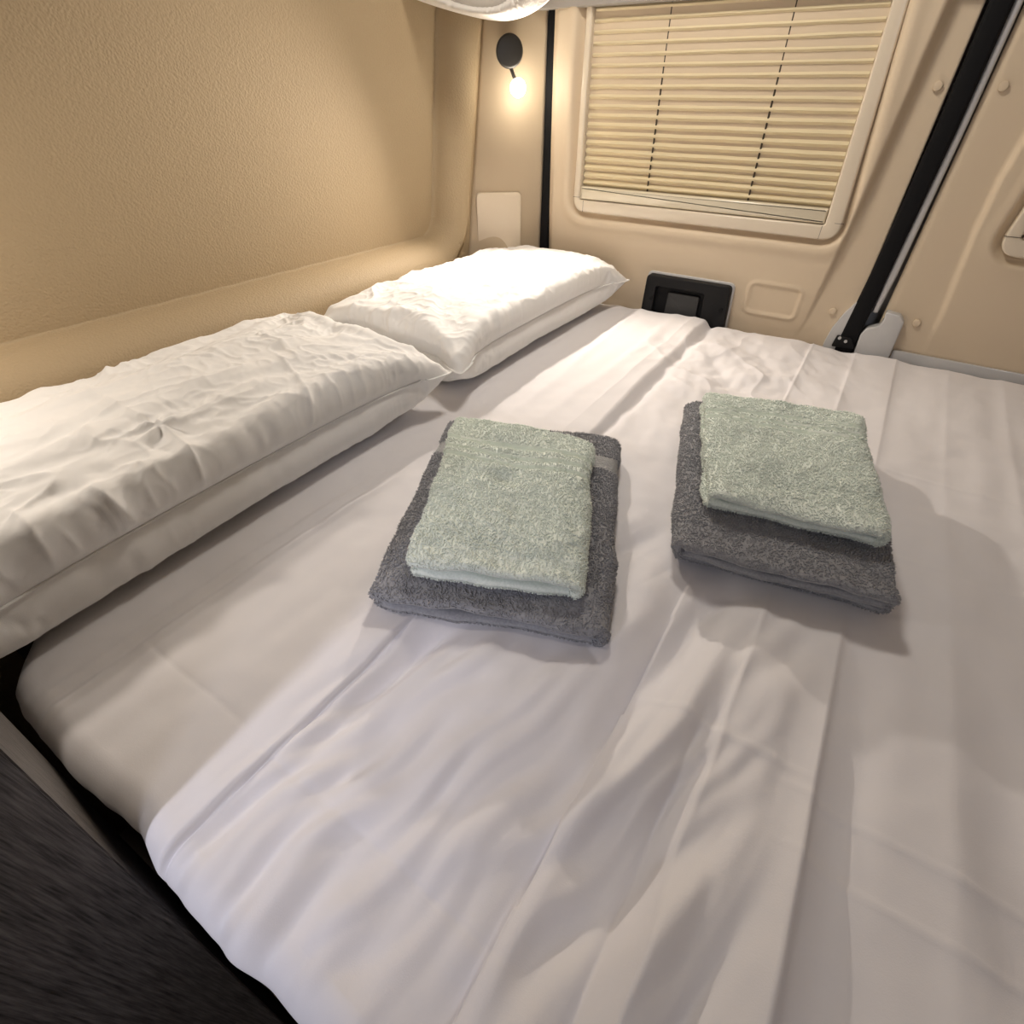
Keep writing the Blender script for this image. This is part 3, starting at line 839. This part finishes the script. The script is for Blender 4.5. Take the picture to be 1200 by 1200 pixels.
    # ---- loops of the terry pile, scattered by area over the outside
    a_, b_, c_, d_ = V[Fq[:, 0]], V[Fq[:, 1]], V[Fq[:, 2]], V[Fq[:, 3]]
    nrm = np.cross(c_-a_, d_-b_); ar = np.linalg.norm(nrm, axis=1)*.5; nn = nrm/(2*ar[:, None]+1e-15)
    # make sure normals point outwards (the top layer's upper side looks up)
    cc = (a_+b_+c_+d_)/4
    li = lay.reshape(-1)[Fq[:, 0]]; ti = tv_.reshape(-1)[Fq[:, 0]]; ui = uu.reshape(-1)[Fq[:, 0]]; bi = inband.reshape(-1)[Fq[:, 0]]
    dirz = np.repeat(nz, nv_, 1).reshape(-1)[Fq[:, 0]]
    sgn = np.sign((nn[:, 2]*np.where(np.abs(dirz) > .5, dirz, 0)).sum()) or 1
    nn = nn*sgn
    keep = ((li > layers-1.01) & (dirz > .3)) | (ti < .10) | (ti > .92) | (ui < .07) | (ui > .93)
    keep &= (bi < .2)
    flatlay = (np.abs(li-np.round(li)) < .01) & (ui > .035) & (ui < .965)
    keep &= ~(flatlay & (((dirz > .25) & (li < layers-1.01)) | ((dirz < -.25) & (li > .01))))
    if flat is not None:
        keep &= ~((ti > flat[0]) & (ti < flat[1]))
    w = ar*keep; cnt = int(w.sum()/(tdens**2))
    r = np.random.default_rng(seed)
    fi = r.choice(len(Fq), cnt, p=w/w.sum())
    s1, s2 = r.random(cnt)[:, None], r.random(cnt)[:, None]
    pos = (a_[fi]*(1-s1)+b_[fi]*s1)*(1-s2)+(d_[fi]*(1-s1)+c_[fi]*s1)*s2
    nf = nn[fi]
    short = np.where(ti[fi] < .10, .55, 1.0)[:, None]
    for (v0, v1) in bands: short = np.where((np.abs(ti[fi]-(v0+v1)/2) < (v1-v0)/2+.012)[:, None], .5, short)
    lean = r.normal(0, .48, (cnt, 3))
    ax = nf+lean; ax /= np.linalg.norm(ax, axis=1, keepdims=True)
    t1 = np.cross(ax, r.normal(0, 1, (cnt, 3))); t1 /= np.linalg.norm(t1, axis=1, keepdims=True)+1e-9; t2 = np.cross(ax, t1)
    ln = (.0027*(.6+.8*r.random(cnt)))[:, None]*short; wd = (.00092*(.7+.6*r.random(cnt)))[:, None]
    ce = pos+nf*.0006
    vs = np.stack([ce-ax*ln*.5, ce+t1*wd+ax*ln*.1, ce+t2*wd+ax*ln*.1, ce-t1*wd+ax*ln*.1, ce-t2*wd+ax*ln*.1, ce+ax*ln], 1)
    off = len(V)+np.arange(cnt)[:, None]*6
    tri = np.array([[0, 2, 1], [0, 3, 2], [0, 4, 3], [0, 1, 4], [5, 1, 2], [5, 2, 3], [5, 3, 4], [5, 4, 1]])
    Tq = (off[:, :, None]+tri[None]).reshape(-1, 3)
    # one mesh: body quads split to triangles + loops
    Bq = np.concatenate([Fq[:, [0, 1, 2]], Fq[:, [0, 2, 3]]])
    o = mesh_obj(name, np.concatenate([V, vs.reshape(-1, 3)]), np.concatenate([Bq, Tq]), m)
    if mband is not None:
        o.data.materials.append(mband)
        mi = np.zeros(len(Bq)+len(Tq), np.int32)
        fl = (bi > .5)
        if flat is not None: fl |= (ti > flat[0]) & (ti < flat[1])
        mi[:len(Fq)][fl] = 1; mi[len(Fq):2*len(Fq)][fl] = 1
        o.data.polygons.foreach_set('material_index', mi)
    return o

tg1 = towel('bath_towel', [(-.337, .228), (-.100, .318), (-.250, .676), (-.498, .575)], .003, .0068, 2, M['grey'], M['greyband'], 3, flat=(.74, .82), sag=.004, frontpull=[.006, 0])
tag(tg1, 'folded dark grey bath towel lying nearest the pillows under a mint towel', 'towel', 'folded towel sets on the bed')
tm1 = towel('hand_towel', [(-.306, .262), (-.140, .333), (-.258, .596), (-.460, .548)], .0420, .0058, 2, M['mint'], M['mintband'], 13, bands=((.640, .664), (.700, .724), (.785, .809)), dent=(.47, .55, .12, .05, .011), sag=.006, frontpull=[.003, 0], left_short=.0)
tag(tm1, 'folded mint green hand towel with a dent, on the grey towel nearest the pillows', 'towel', 'folded towel sets on the bed')
tg2 = towel('bath_towel', [(-.074, .474), (.146, .514), (.078, .890), (-.178, .835)], .003, .0060, 3, M['grey'], M['greyband'], 23, sag=.005, frontpull=[.022, .008, 0])
tag(tg2, 'folded dark grey bath towel farther right, its folds open at the front', 'towel', 'folded towel sets on the bed')
tm2 = towel('hand_towel', [(-.068, .535), (.118, .570), (.058, .858), (-.155, .800)], .0580, .0056, 2, M['mint'], M['mintband'], 33, bands=((.680, .704), (.740, .764), (.81, .834)), sag=.005, frontpull=[.006, 0])
tag(tm2, 'folded mint green hand towel on the right-hand grey towel', 'towel', 'folded towel sets on the bed')

# ------------------------------------------------------------------ lights
def light(name, kind, loc, energy, col, target=None, **kw):
    l = bpy.data.lights.new(name, kind); l.energy = energy; l.color = col
    for k, v in kw.items(): setattr(l, k, v)
    o = bpy.data.objects.new(name, l); COL.objects.link(o); o.location = loc
    if target is not None:
        o.rotation_euler = (Vector(target)-Vector(loc)).to_track_quat('-Z', 'Y').to_euler()
    return o
lpos = lb+nv*.040+np.array([0, 0, -.010])
light('lamp_light', 'SPOT', tuple(lpos), 17, (1, .89, .77), target=(-.25, .35, .10), spot_size=math.radians(152), spot_blend=.7, shadow_soft_size=.012)
light('near_lamp_light', 'SPOT', (-.86, -.060, .42), 4.5, (1, .89, .77), target=(-.85, .35, .02), spot_size=math.radians(150), spot_blend=.6, shadow_soft_size=.02)
light('aisle_light', 'AREA', (.45, -1.2, 1.0), 6, (.84, .87, 1.0), target=(0, -.1, 0), size=.35)
light('cabinet_light', 'SPOT', (-.29, -1.0, .85), 34, (.86, .86, 1.0), target=(-.33, .02, 0), spot_size=math.radians(30), spot_blend=1.0, shadow_soft_size=.06)
light('ceiling_light', 'AREA', (-.45, .92, 1.03), 4.4, (1, .93, .84), target=(-.3, 1.0, 0), size=.16)

w = bpy.data.worlds.new('world'); S.world = w; w.use_nodes = True
w.node_tree.nodes['Background'].inputs['Color'].default_value = (.6, .65, .8, 1); w.node_tree.nodes['Background'].inputs['Strength'].default_value = .05

S.view_settings.view_transform = 'Standard'; S.view_settings.look = 'None'; S.view_settings.gamma = 1
S.view_settings.use_curve_mapping = False; S.view_settings.exposure = 0.0
